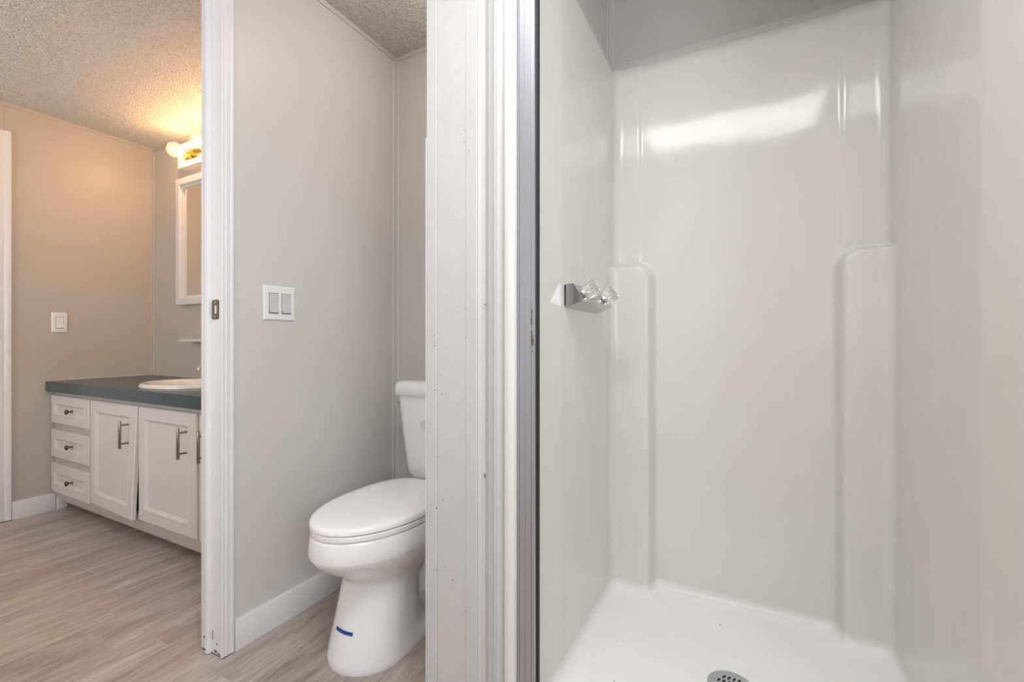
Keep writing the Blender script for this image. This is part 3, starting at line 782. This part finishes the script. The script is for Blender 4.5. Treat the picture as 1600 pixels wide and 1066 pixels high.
# mirror cabinet, shelf, light bar
mc = thing('mirror_cabinet', 'white framed mirror on the wall above the vanity', 'mirror', (-2.62, YB, 1.64))
mx0, mx1, mz0, mz1 = -3.292, -1.93, 1.232, 2.045
ym = YB - .042
bm = bmesh.new()
def ringm(i, y): return [(mx0 + i, y, mz0 + i), (mx1 - i, y, mz0 + i), (mx1 - i, y, mz1 - i), (mx0 + i, y, mz1 - i)]
rs = [ringm(0, YB - .001), ringm(0, ym + .003), ringm(.003, ym), ringm(.040, ym), ringm(.043, ym + .003), ringm(.046, ym + .014), ringm(.058, ym + .016), ringm(.060, ym + .024), ]
loft(bm, rs, cap1=False)
obj('frame', bm, 'cab', mc, smooth=30)
bm = bmesh.new(); box(bm, mx0 + .0602, mx1 - .0602, ym + .0235, ym + .027, mz0 + .0602, mz1 - .0602); obj('glass', bm, 'mirror', mc, label='mirror glass')
bm = bmesh.new(); box(bm, -3.165, -2.15, YB - .085, YB - .001, .995, 1.012, bev=.003)
tag(obj('wall_shelf', bm, 'cab', smooth=40), 'thin white ledge shelf on the wall under the mirror', 'shelf')
lb = thing('vanity_light', 'white and brass light bar with clear globe bulbs above the mirror', 'wall lamp', (-2.62, YB, 2.18))
lx0, lx1, lz0, lz1 = -3.262, -1.97, 2.105, 2.262
bm = bmesh.new()
def ringl(i, y, j=None):
    j = i if j is None else j
    return [(lx0 + i, y, lz0 + j), (lx1 - i, y, lz0 + j), (lx1 - i, y, lz1 - j), (lx0 + i, y, lz1 - j)]
yl = YB - .045
loft(bm, [ringl(0, YB - .001), ringl(0, yl + .004), ringl(.004, yl), ringl(.036, yl), ringl(.042, yl + .006), ringl(.043, yl + .018)], cap1=True)
obj('housing', bm, 'cab', lb, smooth=30)
bm = bmesh.new(); box(bm, lx0 + .0435, lx1 - .0435, yl + .010, yl + .017, lz0 + .0435, lz1 - .0435, bev=.002); obj('brass_plate', bm, 'brass', lb, smooth=40)
nb = 5; zc_ = (lz0 + lz1) / 2
for i in range(nb):
    bx = lx0 + .115 + i * (lx1 - lx0 - .23) / (nb - 1)
    bm = bmesh.new(); lathe(bm, (bx, yl + .011, zc_), (0, -1, 0), [(0, .027), (.006, .027), (.010, .021), (.030, .020), (.033, .016), (.034, .0005)], 24); sc = obj('lamp_socket', bm, 'brass', lb, smooth=40)
    yb_ = yl + .011 - .034
    bm = bmesh.new(); Rb = .044
    pr = [(0.0, .013), (.008, .014)] + [(.008 + .041 + -Rb * math.cos(t_), Rb * math.sin(t_)) for t_ in [0.34 + (PI - .36) * q / 16 for q in range(17)]]
    lathe(bm, (bx, yb_, zc_), (0, -1, 0), pr, 32); bl = obj('bulb', bm, 'bulb', lb, smooth=80, label='clear globe bulb')
    bm = bmesh.new(); lathe(bm, (bx, yb_ - .012, zc_), (0, -1, 0), [(0, .004), (.008, .005), (.016, .012), (.026, .0145), (.036, .011), (.042, .0005)], 16); obj('filament', bm, 'bulb_core', bl, smooth=60)

# ------------------------------------------------------------------ switches
def plate(axis, wallx, yc_, zc, w, h, toggles, label, small):
    s_ = thing('light_switch', label, 'light switch', (wallx, yc_, zc))
    bm = bmesh.new()
    def R_(i, x, hw=w / 2, hh=h / 2): return [(wallx + x, yc_ - hw + i, zc - hh + i), (wallx + x, yc_ + hw - i, zc - hh + i), (wallx + x, yc_ + hw - i, zc + hh - i), (wallx + x, yc_ - hw + i, zc + hh - i)]
    loft(bm, [R_(0, .0005), R_(0, .003), R_(.0035, .0065), ])
    obj('cover_plate', bm, 'plastic', s_, smooth=20)
    for t_ in toggles:
        y_ = yc_ + t_; tw, thh = .0165, .0335
        bm = bmesh.new()
        box(bm, wallx + .0062, wallx + .0068, y_ - tw - .0015, y_ + tw + .0015, zc - thh - .003, zc + thh + .0015)
        obj('rocker_gap', bm, simple('gap_grey', (.10, .10, .10), .7) if 'gap_grey' not in bpy.data.materials else bpy.data.materials['gap_grey'], s_, label='dark gap around the rocker')
        bm = bmesh.new()
        pr = [(.0063, zc - thh), (.0125, zc - thh), (.0082, zc + .0), (.0078, zc + thh), (.0063, zc + thh)]
        loft(bm, [[(wallx + a, y_ - tw, z_) for a, z_ in pr], [(wallx + a, y_ + tw, z_) for a, z_ in pr]])
        obj('rocker', bm, 'rocker' if not small else 'plastic', s_)
plate('x', XP, 1.0437, 1.1328, .120, .120, (-.024, .024), 'white double rocker switch on the partition wall left of the toilet', False)
plate('x', XL, 1.158, 1.111, .070, .118, (0,), 'white single rocker switch on the left wall above the vanity', True)

# ------------------------------------------------------------------ blue tape on the toilet base (follows the egg surface)
def egg_pt(z_, ang):
    # interpolate ring parameters
    for q, w in zip(R, R[1:]):
        if q[0] <= z_ <= w[0]:
            t_ = (z_ - q[0]) / (w[0] - q[0] + 1e-9)
            yf, yb, hw, sp = [q[k] + (w[k] - q[k]) * t_ for k in (1, 2, 3, 4)]
            break
    yc_ = yf + (yb - yf) * sp
    return Vector((TX + hw * math.cos(ang), yc_ + (yc_ - yf) * math.sin(ang), z_))
bm = bmesh.new(); ra, rb = [], []
A0, A1 = math.radians(252), math.radians(285)
for off in (.0003, .0012):
    for zt0, arr in ((.106, ra), (.115, rb)):
        arr.append([])
        for i in range(9):
            a = A0 + (A1 - A0) * i / 8
            p_ = egg_pt(zt0 + .000 * i, a); nrm = Vector((math.cos(a), math.sin(a), 0))
            arr[-1].append(p_ + nrm * (off + .0012))
ring = [[ra[0][i], ra[1][i], rb[1][i], rb[0][i]] for i in range(9)]
loft(bm, ring)
tag(obj('tape_strip', bm, 'tape'), 'short strip of blue tape stuck low on the toilet base', 'tape')

# ------------------------------------------------------------------ ceiling light over the camera
cl = thing('ceiling_light', 'flat rectangular ceiling light panel with white frame', 'ceiling lamp', (-.13, .2, H))
bm = bmesh.new()
px0, px1, py0, py1 = -.63, .37, -.02, .42
for d in ((px0, px1, py0, py0 + .02), (px0, px1, py1 - .02, py1), (px0, px0 + .02, py0 + .02, py1 - .02), (px1 - .02, px1, py0 + .02, py1 - .02)): box(bm, *d, H - .03, H - .0005)
obj('frame', bm, 'trim', cl)
bm = bmesh.new(); box(bm, px0 + .021, px1 - .021, py0 + .021, py1 - .021, H - .026, H - .02); obj('diffuser', bm, 'diffuser', cl)

nl = thing('added_nook_light', 'unseen round fill light added over the toilet', 'ceiling lamp', (-.93, 1.25, H))  # out of view, added to warm and brighten the nook
bm = bmesh.new(); lathe(bm, (-.93, 1.25, H - .0005), (0, 0, -1), [(0, .085), (.016, .085), (.02, .078), (.0205, .001)], 32); obj('base', bm, 'trim', nl, smooth=40)
bm = bmesh.new(); lathe(bm, (-.93, 1.25, H - .0205), (0, 0, -1), [(0, .02), (.012, .022)] + [(.066 - .058 * math.cos(.4 + (PI - .41) * q / 14), .058 * math.sin(.4 + (PI - .41) * q / 14)) for q in range(15)], 32); obj('globe', bm, 'added_nook_globe', nl, smooth=60)
